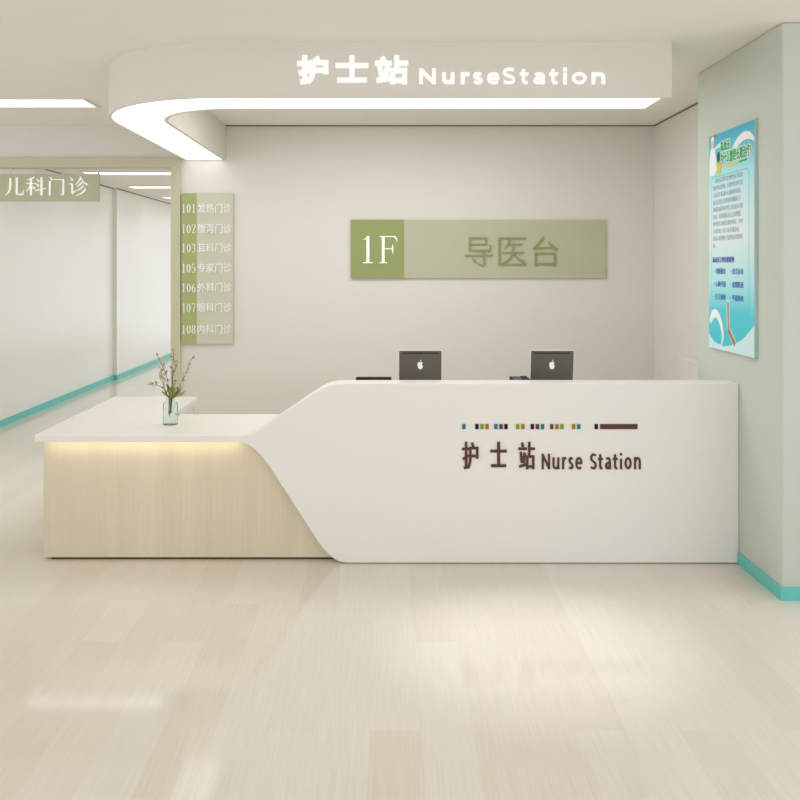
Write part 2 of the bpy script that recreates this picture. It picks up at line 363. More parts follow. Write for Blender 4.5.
def dilate_text(bm, body, mx, u0, u1, v0, v1, depth, r, d0=0.0):
    """heavier text: shifted copies of the same outline"""
    for k in range(9):
        a = k*math.pi/4; rr = r if k < 8 else 0
        t = text_bm(body, 0, 0.05); fit(t, u0+r, u1-r, v0+r, v1-r, depth, d0)
        for v in t.verts: v.co.x += rr*math.cos(a); v.co.y += rr*math.sin(a); v.co.z += k*.00004
        merge(bm, t, mx)
    return bm

def tube(bm, pts, rads, n=7):
    P = [Vector(p) for p in pts]; prev = None
    for i, p in enumerate(P):
        d = (P[min(i+1,len(P)-1)]-P[max(i-1,0)]).normalized()
        s = d.orthogonal().normalized() if abs(d.x) > .9 else d.cross(Vector((1,0,0))).normalized(); q = d.cross(s)
        c = [bm.verts.new(p+(s*math.cos(2*math.pi*k/n)+q*math.sin(2*math.pi*k/n))*rads[i]) for k in range(n)]
        if prev:
            for k in range(n): bm.faces.new((prev[k], prev[(k+1)%n], c[(k+1)%n], c[k]))
        else: bm.faces.new(c[::-1])
        prev = c
    bm.faces.new(prev); return bm
def lathe(bm, prof, cx, cy, n=32):
    prev = None
    for r, z in prof:
        if r < 1e-6: c = [bm.verts.new((cx, cy, z))]
        else: c = [bm.verts.new((cx+r*math.cos(2*math.pi*k/n), cy+r*math.sin(2*math.pi*k/n), z)) for k in range(n)]
        if prev:
            for k in range(n):
                if len(prev) == 1: bm.faces.new((prev[0], c[k], c[(k+1)%n]))
                elif len(c) == 1: bm.faces.new((prev[k], c[0], prev[(k+1)%n]))
                else: bm.faces.new((prev[k], prev[(k+1)%n], c[(k+1)%n], c[k]))
        prev = c
    return bm
def rrect(u0, u1, v0, v1, r, n=5):
    out = []
    for cx, cy, a0 in ((u1-r,v1-r,0),(u0+r,v1-r,90),(u0+r,v0+r,180),(u1-r,v0+r,270)):
        for k in range(n+1):
            a = math.radians(a0+90*k/n); out.append((cx+r*math.cos(a), cy+r*math.sin(a)))
    return out
def ell(cx, cy, rx, ry, n=20): return [(cx+rx*math.cos(2*math.pi*k/n), cy+ry*math.sin(2*math.pi*k/n)) for k in range(n)]

# ------------------------------------------------------------------ the setting
H = 3.115            # main ceiling
YB = 8.04            # back wall
XR = 2.52            # right wall behind the counter
XC = 2.14            # left face of the pillar
PY0, PY1 = 4.635, 5.89
XL, HC = -4.30, 3.03  # corridor wall, corridor ceiling
OX0, OX1, OZ = -4.42, -1.907, 2.81   # outer edge of the opening's frame
YE = 21.0
struct('floor', bx(-7.0, 4.2, -3.5, YE+.1, -0.12, 0), M['floor'])
struct('ceiling', bx(-7.0, 4.2, -3.5, YB, H, H+.12), M['ceiling'])
struct('ceiling_corridor', bx(XL-.2, OX1+.2, YB+.12, YE+.1, HC, HC+.12), M['ceiling'])
b = BM(); box(b, OX1, XR+.1, YB, YB+.12, 0, H); box(b, OX0, OX1, YB, YB+.12, OZ, H); box(b, -7.0, OX0, YB, YB+.12, 0, H)
struct('wall_back', b, M['wall'])
struct('wall_right', bx(XR, XR+.12, PY1, YB, 0, H), M['wall'])
b = BM(); box(b, XC, 4.2, PY0, PY1, 0, H, bev=0.012)
struct('wall_pillar', b, M['pillar'])
b = BM(); box(b, XL-.12, XL, YB+.12, 13.6, 0, HC); box(b, XL-.12, XL+.06, 13.6, YE, 0, HC)
struct('wall_corridor_left', b, M['corridor'])
b = BM(); box(b, -2.0, -1.88, YB+.12, 9.0, 0, HC); box(b, -2.0, -1.88, 9.0, YE, 0, .3); box(b, -2.0, -1.88, 9.0, YE, HC-.3, HC)  # unseen side of the corridor, opened to let light onto the left wall
struct('wall_corridor_right', b, M['corridor'])
b = BM()
for k in range(7): box(b, -1.97, -1.91, 9.0+k*1.98, 9.06+k*1.98, .3, HC-.3)
struct('added_window_1', b, M['frame_metal'])  # added window bars, out of view, in the opening that brightens the corridor
BH = 0.075
b = BM(); box(b, XL, XL+.014, YB+.12, 13.6, 0, BH); box(b, XL, XL+.075, 13.586, 13.6, 0, BH); box(b, XL+.06, XL+.075, 13.6, YE, 0, BH)
struct('baseboard_corridor', b, M['teal'])
b = BM(); prism(b, [(XC-.012,5.19),(XC-.012,PY0-.012),(4.1,PY0-.012),(4.1,PY0),(XC,PY0),(XC,5.19)], 0, BH-.004, MU(0))
struct('baseboard_pillar', b, M['teal'])
b = BM(); box(b, XL, XL+.01, YB+.12, 13.6, HC-.012, HC); box(b, XL+.06, XL+.07, 13.6, YE, HC-.012, HC)
struct('trim_corridor', b, M['gap'])
b = BM(); box(b, OX1, XR, YB-.012, YB, 0, BH); box(b, XR-.012, XR, PY1, YB-.012, 0, BH)
struct('baseboard_back', b, M['teal'])
struct('trim_back', bx(-1.488, XR, YB-.01, YB, H-.009, H), M['gap'])
struct('trim_right', bx(XR-.01, XR, PY1, YB-.01, H-.009, H), M['gap'])
# olive frame around the corridor opening
b = BM(); fw = 0.09
box(b, OX1-fw, OX1, YB-.03, YB+.15, 0, OZ-fw); box(b, OX0, OX1, YB-.03, YB+.15, OZ-fw, OZ); box(b, OX0, OX0+fw, YB-.03, YB+.15, 0, OZ-fw)
struct('trim_opening', b, M['frame'])

# ------------------------------------------------------------------ ceiling lights
def strip(x0, x1, y0, y1, z, label, group, m='strip_light'):
    t = thing('ceiling_light', label, 'ceiling light', ((x0+x1)/2, (y0+y1)/2, z-.012), group)
    f = BM(); w = .018
    box(f, x0-w, x1+w, y0-w, y0, z-.012, z); box(f, x0-w, x1+w, y1, y1+w, z-.012, z)
    box(f, x0-w, x0, y0, y1, z-.012, z); box(f, x1, x1+w, y0, y1, z-.012, z)
    link('frame', f, M['frame_metal'], t)
    link('diffuser', bx(x0, x1, y0, y1, z-.006, z), M[m], t)
    return t
strip(-4.6, -2.37, 6.74, 7.07, H, 'long white strip light in the hall ceiling left of the canopy', None)
cl = ['first white strip light on the corridor ceiling beyond the opening, hidden by the frame header',
      'white strip light nearest the hanging sign on the corridor ceiling',
      'middle white strip light on the corridor ceiling, below and beyond the brightest one',
      'farthest visible white strip light on the corridor ceiling, by the frame post']
for k, y in enumerate((9.35, 11.2, 13.2, 15.2)):
    strip(-3.95, -2.42, y, y+.32, HC, cl[k], 'corridor ceiling strip lights')

# ------------------------------------------------------------------ canopy over the counter
CF, CZ = 5.05, 2.789
cxL, cxI, cR, cx_end, cyI = -1.872, -1.49, 0.92, 1.685, 5.435
def lshape(mo, mi, mend, mback):
    """plan outline of the L; mo / mi / mend / mback are insets of outer edge, inner edge, right end, back end"""
    ccx, ccy = cxL+cR, CF+cR
    ro, ri = cR-mo, cR-(cyI-CF)+mi
    out = [(cx_end-mend, CF+mo)]
    for k in range(25):
        a = math.radians(270-90*k/24); out.append((ccx+ro*math.cos(a), ccy+ro*math.sin(a)))
    out.append((cxL+mo, YB-mback)); out.append((cxI-mi+.0, YB-mback))
    for k in range(17):
        a = math.radians(180+90*k/16); out.append((ccx+ri*math.cos(a), ccy+ri*math.sin(a)))
    out.append((cx_end-mend, cyI-mi)); return out
can = thing('ceiling_canopy', 'white L-shaped ceiling canopy with a rounded corner and a glowing underside, above the counter', 'canopy', (0, CF, CZ))
# body: a shell with an open recess for the light panel on its underside
oo = lshape(0, 0, 0, 0); rim_in = lshape(.020, .028, .055, .012)
b = BM()
n = len(oo)
v_top = [b.verts.new((p[0], p[1], H)) for p in oo]; v_bot = [b.verts.new((p[0], p[1], CZ)) for p in oo]
v_in = [b.verts.new((p[0], p[1], CZ)) for p in rim_in]; v_up = [b.verts.new((p[0], p[1], CZ+.02)) for p in rim_in]
for i in range(n):
    j = (i+1) % n
    b.faces.new((v_top[i], v_top[j], v_bot[j], v_bot[i])); b.faces.new((v_bot[i], v_bot[j], v_in[j], v_in[i])); b.faces.new((v_in[i], v_in[j], v_up[j], v_up[i]))
b.faces.new(v_up); b.faces.new(v_top[::-1])
link('body', b, M['canopy'], can)
b = BM(); prism(b, lshape(.021, .029, .056, .013), 0, .010, MU(CZ+.004)); link('light_panel', b, M['panel_light'], can)
# lit lettering on the fascia; 170.3 px per metre at its face
s = F/CF
def U(px, sc=s): return (px-VX)/sc
def V(py, sc=s): return EYE+(VY-py)/sc
fasc = MF(0, CF, 0)
lets = []
for ch, x0, x1, y0, y1 in (('护',297,328.4,55.3,84.6),('士',335.6,368.4,55.3,83.4),('站',374.8,408.2,55.3,84.6)): lets.append(sans(ch, fasc, U(x0), U(x1), V(y1), V(y0), 5.0/s, .008))
for ch, x0, x1, y0 in (('N',419.2,435.6,68.6),('u',442.2,454.2,72.6),('r',460.7,469.3,72.4),('s',472.8,482.6,72.4),('e',487.2,499.2,72.4),('S',502.4,515,67.8),('t',519.6,528.4,69.2),('a',533.2,544.8,72.4),('t',549,557.9,69.2),('i',562.4,567.2,67.6),('o',571.8,586.3,72.3),('n',591.4,604.9,72.4)):
    lets.append(sans(ch, fasc, U(x0), U(x1), V(84.3), V(y0), 3.6/s if ch in 'Nuirn' else 3.0/s, .008))
lt = link('lettering', lets[0], M['letter_light'], can)
lt.name = 'lettering'
for g in lets[1:]: link('letter', g, M['letter_light'], lt)

# ------------------------------------------------------------------ reception counter
Y0 = 5.196; s0 = F/Y0
def CP(px, py): return ((px-VX)/s0, EYE-(py-VY)/s0)
ctr = thing('reception_counter', 'long white and pale wood reception counter with a sweeping front and brown lettering', 'counter', (0, 5.6, 0))
TOPZ, UNDZ = 0.778, 0.735
top = [(243,435.0),(250,434.0),(257,431.3),(264,427.4),(272.5,421.4),(284,413.6),(296,405.4),(308,397.3),(319.7,389.9),(326,386.6),(333,384.5),(339,383.7),(345,383.5)]
bot = [(345,563.1),(339,561.8),(333,558.4),(327.6,553.6),(322,547.6),(317.1,540.4),(305,521.8),(293,503.2),(281,484.7),(269.9,467.5),(264.5,460.2),(259.4,454.4),(254.5,449.8),(249,446.1),(243,443.6),(237,442.5)]
XLc = -2.12; XRc = XC-.001
ribbon = [(XLc, TOPZ)] + [CP(*p) for p in top]
zt = CP(345, 383.5)[1]; zb = CP(345, 563.1)[1]
ribbon[1] = (ribbon[1][0], TOPZ)
# let the curve start exactly at slab height
off = TOPZ-CP(243, 435.0)[1]
ribbon = [(XLc, TOPZ)] + [(CP(*p)[0], CP(*p)[1]+off*max(0, 1-(p[0]-243)/60)) for p in top] + [(XRc, zt), (XRc, zb)]
off2 = UNDZ-CP(237, 442.5)[1]
ribbon += [(CP(*p)[0], CP(*p)[1]+off2*max(0, 1-(p[0]-237)/60)) for p in bot] + [(XLc, UNDZ)]
b = BM(); prism(b, ribbon, -.16, 0, MF(0, Y0, 0), bev=0.007, seg=3)
link('front_panel', b, M['solid'], ctr)
RET = -1.46; YT, YR = 5.93, 6.73
b = BM(); prism(b, [(XLc, Y0+.16), (.05, Y0+.16), (.05, YT), (RET, YT), (RET, YR), (XLc, YR)], 0, TOPZ-UNDZ, MU(UNDZ), bev=0.0)
link('countertop', b, M['solid'], ctr)
b = BM(); box(b, -2.093, .02, 5.27, 5.30, .015, UNDZ); box(b, -2.093, -2.06, 5.30, YR-.03, .012, UNDZ); box(b, -2.06, RET-.03, YR-.06, YR-.03, .012, UNDZ)
link('wood_cladding', b, M['wood'], ctr)
b = BM(); box(b, RET-.05, RET-.03, YT-.06, YR-.06, .012, UNDZ); box(b, RET-.03, .02, YT-.06, YT-.04, .012, UNDZ)
link('inner_panel', b, M['solid'], ctr)
b = BM(); box(b, -2.05, XRc-.03, 5.29, 5.32, 0, .016); box(b, -2.05, -2.02, 5.345, YR-.1, 0, .016); box(b, -2.02, RET-.06, YR-.13, YR-.1, 0, .016)
box(b, RET-.08, RET-.06, YT-.1, YR-.13, 0, .016); box(b, RET-.06, .0, YT-.1, YT-.07, 0, .016)
box(b, -.25, XRc-.02, Y0+.03, Y0+.05, 0, .009)
link('toe_kick', b, M['black'], ctr)
link('inner_shelf', bx(-.22, XRc-.02, Y0+.16, 5.72, 1.017, 1.040), M['solid'], ctr)
link('work_desk', bx(.05, XRc-.02, Y0+.16, 5.99, .735, .76), M['solid'], ctr)
for xs in (.05, 1.06, XRc-.06): link('shelf_support', bx(xs, xs+.04, Y0+.16, 5.70, .76, 1.017), M['solid'], ctr)
for xs in (.05, XRc-.06): link('end_panel', bx(xs, xs+.04, Y0+.16, 5.95, 0, .735), M['wood'], ctr)
link('light_strip', bx(-2.07, -.86, 5.206, 5.236, UNDZ-.0012, UNDZ), M['led'], ctr)
link('cable_grommet', bx(-1.43, -1.41, 5.88, 5.9, TOPZ, TOPZ+.006), M['key'], ctr)
# writing on the front
cf = MF(0, Y0, 0)
def CU(px): return (px-VX)/s0
def CV(py): return EYE-(py-VY)/s0
lets = []
for ch, x0, x1, y0, y1 in (('护',462,478.5,441.6,469.2),('士',490.3,506.8,441.6,467.8),('站',518.2,535,441.6,469.2)): lets.append(sans(ch, cf, CU(x0), CU(x1), CV(y1), CV(y0), (3.0 if ch == '士' else 2.6)/s0, .006))
for ch, x0, x1, y0 in (('N',541.6,550,453.7),('u',552.4,559.3,457.2),('r',562,566.8,457),('s',568.3,573.5,457),('e',575.3,582.2,457),('S',589.9,596.6,453.4),('t',598,602.9,454.2),('a',605,611,457),('t',612.8,617.8,454.2),('i',619.6,622.2,453),('o',624.4,631.5,457),('n',633.9,640.7,457)):
    lets.append(sans(ch, cf, CU(x0), CU(x1), CV(469.2), CV(y0), 2.15/s0, .006))
lt = link('lettering', lets[0], M['brown'], ctr)
for g in lets[1:]: link('letter', g, M['brown'], lt)
sq = [(462.2,'teal'),(475.2,'navy'),(480.3,'green'),(485.4,'ochre'),(494.2,'teal'),(499.3,'brown'),(504.3,'navy'),(516,'green'),(521.2,'ochre'),(530.6,'navy'),(535.7,'brown'),(540.8,'teal'),(550,'brown'),(555.2,'ochre'),(560.2,'green'),(571.8,'ochre'),(577,'teal'),(594.5,'navy')]
b = BM(); box(b, CU(600), CU(637.3), Y0-.006, Y0, CV(429), CV(424))
bar = link('colour_bar', b, M['brown'], ctr)
for x, c in sq: link('square', bx(CU(x), CU(x+3.3), Y0-.006, Y0, CV(429), CV(424)), M['brown' if c == 'brown' else 'sq_'+c], bar)

# ------------------------------------------------------------------ wall boards
sb = F/YB
def BU(px): return (px-VX)/sb
def BV(py): return EYE+(VY-py)/sb
# 1F board
y = YB-.02; sg = F/y
def BU(px): return (px-VX)/sg
def BV(py): return EYE+(VY-py)/sg
t = thing('floor_sign', 'wide sage green wall board reading 1F and 导医台 above the laptops', 'sign', ((BU(351)+BU(606))/2, YB-.01, BV(278)))
link('board', bx(BU(404), BU(606), YB-.025, YB-.006, BV(278), BV(220)), M['sign_sage'], t)
link('floor_panel', bx(BU(351), BU(404), YB-.03, YB-.006, BV(278.2), BV(219.8)), M['sign_green'], t)
link('stand_off', bx(BU(360), BU(598), YB-.006, YB, BV(268), BV(230)), M['frame_metal'], t)
g = BM(); wy = BV(263.2)-0; hgt = BV(236.2)-BV(263.2)
glyph(g, '1', MF(BU(361.3), YB-.03, BV(263.2)), hgt*.95, hgt, .012)
lt = link('lettering', g, M['letter_white'], t)
g = BM(); glyph(g, 'F', MF(BU(379.0), YB-.03, BV(263.2)), hgt*.92, hgt, .012); link('letter', g, M['letter_white'], lt)
for ch, x0, x1 in (('导', 464, 493), ('医', 496.5, 527), ('台', 530.5, 560)):
    g = BM(); glyph(g, ch, MF(BU(x0), YB-.025, BV(266.3)), BU(x1)-BU(x0), BV(236)-BV(266.3), .012); link('character', g, M['letter_green'], t)
# directory board
t = thing('directory_sign', 'tall pale green room directory board listing rooms 101 to 108 beside the opening', 'sign', (BU(207), YB-.01, BV(344)))
link('board', bx(BU(197), BU(233), YB-.03, YB-.008, BV(343.8), BV(193.4)), M['sign_pale'], t)
link('number_band', bx(BU(181.8), BU(197), YB-.031, YB-.008, BV(343.8), BV(193.4)), M['sign_lime'], t)
link('stand_off', bx(BU(188), BU(226), YB-.008, YB, BV(335), BV(202)), M['frame_metal'], t)
rows = (('101','发热门诊',208.8),('102','腹泻门诊',229),('103','耳科门诊',248.4),('105','专家门诊',268.4),('106','外科门诊',288),('107','眼科门诊',308),('108','内科门诊',329.6))
for num, nm, yy in rows:
    g = BM(); hh = BV(yy-4.6)-BV(yy+4.2)
    for k, ch in enumerate(num): glyph(g, ch, MF(BU(181.9+4.95*k), YB-.031, BV(yy+4.2)), hh*.98, hh, .006)
    r = link('room_number', g, M['letter_plain'], t)
    g = BM(); dilate_text(g, nm, MF(0, YB-.03, 0), BU(197.8), BU(231.8), BV(yy+4.2), BV(yy-5.2), 0.008, .0009); link('room_name', g, M['letter_plain'], t)
# hanging corridor sign
yh = YB+.02; sh = F/yh
def HU(px): return (px-VX)/sh
def HV(py): return EYE+(VY-py)/sh
t = thing('hanging_sign', 'sage green sign reading 儿科门诊 hung from the frame of the corridor opening', 'sign', (HU(47), yh, HV(201.5)))
link('board', bx(HU(-5), HU(99), yh, yh+.03, HV(201.3), HV(173.8)), M['sign_sage'], t)
for x in (10.5, 98): link('hanger', bx(HU(x)-.006, HU(x)+.006, yh+.009, yh+.021, HV(173.8), OZ-fw), M['frame_metal'], t)
for ch, x0, x1 in (('儿', 4.6, 24.8), ('科', 26, 45.8), ('门', 48, 66), ('诊', 68.7, 88)):
    g = BM(); glyph(g, ch, MF(HU(x0), yh, HV(195.9)), HU(x1)-HU(x0), HV(176)-HV(195.9), .012); link('character', g, M['letter_white'], t)

# ------------------------------------------------------------------ poster on the pillar
PW, PH, PZ, PYF = 0.70, 1.372, 1.277, 5.635
t = thing('wall_poster', 'tall sky blue health poster with green title on the lacquered pillar', 'poster', (XC, PYF-PW/2, PZ))
link('backing', bx(XC-.018, XC, PYF-PW, PYF, PZ, PZ+PH), M['backing'], t)
link('printed_sheet', bx(XC-.0195, XC-.018, PYF-PW+.008, PYF-.008, PZ+.008, PZ+PH-.008), sheet(0, PH), t)
pm = ML(XC-.0195, PYF, PZ+PH)      # v runs down as negative numbers
def pr(name, pts, mtl, d=.0008, d0=0.0, par=None):
    g = BM(); prism(g, pts, d0, d0+d, pm); return link(name, g, M[mtl], par or t)
def pst(name, pts, mtl, d=.0008, d0=0):
    g = BM(); stroke(g, pts, pm @ Matrix.Translation((0,0,d0)), 1, 1, d); return link(name, g, M[mtl], t)
# rainbow arc, body panel, swooshes, foot wave
pst('white_arc', [(.37,-.20,.02),(.42,-.13,.045),(.52,-.085,.05),(.62,-.085,.045),(.695,-.12,.02)], 'p_white')
pst('white_arc', [(.10,-.10,.01),(.18,-.085,.03),(.26,-.095,.01)], 'p_pale')
pr('text_panel', rrect(.05, .63, -1.20, -.275, .04), 'p_cyan', .0006)
b = BM(); prism(b, rrect(.056, .624, -1.194, -.281, .036), 0, .001, pm); link('text_panel', b, sheet(0.02, PH), t)
pst('white_swoosh', [(.03,-1.215,.03),(.075,-1.165,.055),(.14,-1.155,.05),(.205,-1.205,.04),(.24,-1.285,.028),(.215,-1.35,.015)], 'p_white', .0008, .001)
pr('foot_wave', [(.008,-1.377),(.008,-1.29),(.10,-1.335),(.25,-1.352),(.40,-1.33),(.55,-1.28),(.702,-1.19),(.702,-1.377)], 'p_pale', .0009, .0008)
# figure in a white coat
pr('coat', [(.02,-.255),(.025,-.15),(.035,-.105),(.055,-.085),(.09,-.085),(.115,-.11),(.135,-.17),(.145,-.235),(.10,-.265),(.05,-.268)], 'p_white', .0009, .001)
pr('face', ell(.072,-.062,.022,.030), 'p_skin', .0009, .0012)
pr('cap', [(.05,-.05),(.048,-.02),(.072,-.012),(.098,-.02),(.096,-.05),(.072,-.04)], 'p_white', .0009, .0014)
pr('dark_dot', ell(.168,-.158,.022,.036), 'p_hair', .0009, .001)
b = BM()
for k in range(5):
    a = math.pi/2+k*math.pi*.4; prism(b, ell(.182+.024*math.cos(a), -.226+.026*math.sin(a), .016, .018, 12), .001, .0018, pm)
prism(b, ell(.182,-.226,.018,.02,12), .001, .002, pm); link('yellow_flower', b, M['p_yellow'], t)
pr('corner_tab', [(.03,-.008),(.14,-.008),(.13,-.028),(.04,-.028)], 'p_gold', .0009, .0005)
# title: pale outline under green
for nm, mt, r, d0 in (('title_outline','p_white',.008,.0006), ('title','p_green',.002,.0016)):
    g = BM(); e = r
    dilate_text(g, '高血压', pm, .205-e, .35+e, -.128-e, -.066+e, .0006, r, d0)
    dilate_text(g, '为什么需要长期治疗?', pm, .205-e, .655+e, -.208-e, -.138+e, .0006, r, d0)
    link(nm, g, M[mt], t)
pst('title_rule', [(.29,-.232,.012),(.48,-.228,.012)], 'p_yellow', .0008, .0006)
pst('title_rule', [(.49,-.226,.010),(.60,-.222,.010)], 'p_green', .0008, .0006)
body = ['    高血压是常见的慢性病,不能治','愈但可以控制。长期坚持用药,能','让血压平稳,减少心脑肾的损害。','血压正常后,仍要按医嘱服药,不','能随意减药和停药,以免血压反跳','波动。定期测量血压,记录数据,','按时复诊,由医生调整用药。平时','注意饮食,少盐少油,适量运动,','保持心情舒畅,才能把血压控制更','好。']
g = BM()
for k, ln in enumerate(body):
    tt = text_bm(ln, 0, 0.05); a, c_, d_, e_ = bounds(tt); sz = .0325
    for v in tt.verts: v.co = Vector((.078+v.co.x*sz*1.0, -.315-k*.0462+v.co.y*sz, .001+(v.co.z+.05)*.006))
    merge(g, tt, pm)
link('body_text', g, M['p_dark'], t)
g = BM(); dilate_text(g, '高血压日常保健原则:', pm, .072, .42, -.828, -.790, .0006, .0011, .001); link('subtitle', g, M['p_blue'], t)
for k, pair in enumerate((('均衡膳食','适当运动'),('心胸开阔','戒烟限酒'),('生活规律','平稳情绪'))):
    v1 = -.862-k*.081
    for ph_, uu in zip(pair, (.12, .385)):
        g = BM(); dilate_text(g, ph_, pm, uu, uu+.165, v1-.038, v1, .0006, .0007, .001)
        prism(g, ell(uu-.02, v1-.02, .005, .005, 8), .001, .0018, pm); link('advice_text', g, M['p_blue'], t)
pst('bar_outline', [(.325,-1.06,.046),(.33,-1.25,.046)], 'p_pale', .0007, .0018)
pst('bar_outline', [(.335,-1.24,.046),(.44,-1.335,.046)], 'p_pale', .0007, .0018)
pst('tan_bar', [(.325,-1.072,.027),(.33,-1.25,.027)], 'p_tan', .0008, .0026)
pst('gold_bar', [(.332,-1.245,.028),(.432,-1.325,.028)], 'p_gold', .0008, .0028)

# ------------------------------------------------------------------ laptops
APPLE = [(0,-.42),(.10,-.47),(.20,-.45),(.30,-.30),(.355,-.12),(.27,-.02),(.235,.10),(.27,.22),(.32,.28),(.22,.345),(.12,.34),(.02,.30),(-.09,.335),(-.20,.33),(-.31,.25),(-.37,.08),(-.355,-.10),(-.29,-.29),(-.20,-.44),(-.11,-.47)]
LEAF = [(0,.38),(.0,.47),(.06,.56),(.14,.60),(.14,.51),(.08,.42)]
def laptop(x, ybase, rz, label):
    loc = Vector((x, ybase, 1.0405))
    t = thing('laptop', label, 'laptop', (0, 0, 0), 'laptops on the reception counter')
    w, d, hgt = .280, .195, .214
    b = BM(); box(b, -w/2, w/2, .0, d, .0, .016, bev=.004); link('base', b, M['silver'], t)
    b = BM(); box(b, -w/2+.02, w/2-.02, .03, .115, .016, .0175)
    link('keyboard', b, M['phone'], t)
    link('trackpad', bx(-.045, .045, .125, .185, .016, .0165), M['key'], t)
    # lid, hinge at y=0, leaning towards the viewer at the top
    lean = math.radians(8)
    mx = Matrix.Translation((0, .0, .012)) @ Matrix.Rotation(lean, 4, 'X') @ MF(0, 0, 0)
    b = BM(); prism(b, rrect(-w/2, w/2, 0, hgt, .009), -.006, .0, mx); lid = link('lid', b, M['silver'], t)
    b = BM(); prism(b, rrect(-w/2+.0055, w/2-.0045, .002, hgt-.006, .008), 0, .0012, mx); link('lid_cover', b, M['lid'], lid)
    b = BM(); prism(b, rrect(-w/2+.026, w/2-.026, hgt-.0255, hgt-.0165, .003), .0012, .002, mx); link('vent_slot', b, M['slot'], lid)
    k = .058
    b = BM(); mm = mx @ Matrix.Translation((0, .116, 0)); prism(b, [(p[0]*k*.82, p[1]*k) for p in APPLE], .0012, .0022, mm); prism(b, [(p[0]*k*.82, p[1]*k) for p in LEAF], .0012, .0022, mm)
    link('emblem', b, M['logo'], lid)
    b = BM(); prism(b, rrect(-w/2+.01, w/2-.01, .012, hgt-.01, .004), -.0072, -.006, mx); link('screen', b, M['screen'], lid)
    t.location = loc; t.rotation_euler = (0, 0, rz); return t
laptop(.2255, 5.515, math.radians(-.8), 'grey laptop seen from behind, the left one of the two on the counter')
laptop(1.068, 5.515, math.radians(-1.6), 'grey laptop seen from behind, the right one of the two on the counter')

# ------------------------------------------------------------------ desk telephones
def phone(x, y, w, label, rz=0):
    t = thing('desk_telephone', label, 'telephone', (0, 0, 0), 'black telephones on the counter shelf')
    d = .115
    b = BM(); box(b, -w/2, w/2, -d/2, d/2, 0, .052, bev=.006, seg=3); link('base', b, M['phone'], t)
    b = BM(); box(b, -w/2+.006, w/2-.006, -d/2+.004, -d/2+.045, 0.048, .0575, bev=.004, seg=3); link('handset', b, M['phone'], t)
    b = BM()
    for i in range(4):
        for j in range(3): box(b, -.06+i*.034, -.04+i*.034, -.002+j*.018, .010+j*.018, 0.052, .0535)
    link('keypad', b, M['key'], t)
    t.location = (x, y, 1.0405); t.rotation_euler = (0, 0, rz); t.scale = (1, 1, .76 if rz else 1)
    return t
phone(-.072, 5.445, .226, 'flat black telephone at the left end of the high counter, only its top edge showing')
phone(.868, 5.50, .226, 'flat black telephone turned sideways against the right laptop, only its top edge showing', math.radians(90))

# ------------------------------------------------------------------ low cabinet against the right wall
t = thing('low_cabinet', 'pale low cabinet against the right wall, between pillar and back wall', 'cabinet', (2.46, 6.5, 0))
link('body', bx(2.405, XR-.013, PY1+.01, 7.0, .04, 1.04), M['cabinet'], t)
link('top', bx(2.395, XR-.013, PY1+.01, 7.01, 1.04, 1.06), M['cabinet'], t)
link('plinth', bx(2.42, XR-.013, PY1+.02, 6.98, 0, .04), M['black'], t)

# ------------------------------------------------------------------ vase of twigs
vx, vy, vz = -1.385, 5.55, TOPZ
vs = thing('glass_vase', 'pale green glass bottle vase standing on the low white countertop', 'vase', (vx, vy, vz))
prof = [(0,0),(.043,0),(.047,.006),(.047,.125),(.044,.138),(.030,.152),(.0255,.158),(.0255,.168),(.029,.171),(.029,.175),(.024,.175),(.022,.168),(.022,.158),(.027,.150),(.040,.136),(.0435,.124),(.0435,.010),(.040,.006),(0,.006)]
b = BM(); lathe(b, [(r, z+vz) for r, z in prof], vx, vy); link('bottle', b, M['vase'], vs, smooth=True)
# every twig: (points in x,z relative to the vase mouth, in metres; y drift)
def twig(path, dy, label, group, seedv, blooms, leaves):
    rr = random.Random(seedv)
    foot = Vector((vx+rr.uniform(-.016,.016), vy+rr.uniform(-.016,.016), vz+.055+rr.uniform(0,.02)))
    mouth = Vector((vx+path[0][0]*.5, vy+dy*.05, vz+.17))
    pts = [foot, (foot+mouth)/2+Vector((.002,0,0)), mouth]
    for i, (x, z) in enumerate(path): pts.append(Vector((vx+x, vy+dy*(i+1)/len(path), vz+z)))
    sm = [Vector(p) for p in cat_rom([tuple(p) for p in pts], 4)]
    tt = thing('flower_twig', label, 'flower twig', tuple(foot), group)
    n = len(sm); b = BM(); tube(b, sm, [.0022*(1-.55*i/n)+.0004 for i in range(n)], 6); link('stem', b, M['twig'], tt)
    up = [p for p in sm if p.z > vz+.2]
    def leafmesh(bm, p, ang, L, W, tilt):
        d = Vector((math.cos(ang), tilt, math.sin(ang))).normalized(); sd = d.cross(Vector((0,1,0))).normalized(); nn = sd.cross(d)
        prev = None; top_ = []; 
        for k, ww in enumerate((0.08, .7, 1, .75, .05)):
            c = p+d*(L*k/4)+nn*(.12*L*math.sin(k/4*3.14))
            row = [bm.verts.new(c-sd*W*ww/2), bm.verts.new(c+nn*W*.12*ww), bm.verts.new(c+sd*W*ww/2)]
            if prev:
                for q in (0,1): bm.faces.new((prev[q], prev[q+1], row[q+1], row[q]))
            prev = row
    for k in range(leaves):
        p = rr.choice(up) if k else up[-1]; b = BM(); L = rr.uniform(.016,.032)
        leafmesh(b, p, rr.uniform(.2, 2.9), L, L*.42, rr.uniform(-.6,.6)); link('leaf', b, M['leaf'] if rr.random() < .8 else M['leaf_dark'], tt)
    for k in range(blooms):
        p = up[int((0.25+.75*rr.random())*(len(up)-1))]+Vector((rr.uniform(-.016,.016), rr.uniform(-.014,.014), rr.uniform(-.010,.014)))
        b = BM(); a0 = rr.uniform(0, 6)
        for q in range(5): leafmesh(b, p, a0+q*1.257, .011, .009, rr.uniform(-.5,-.1))
        bl = link('blossom', b, M['petal'], tt)
    return tt
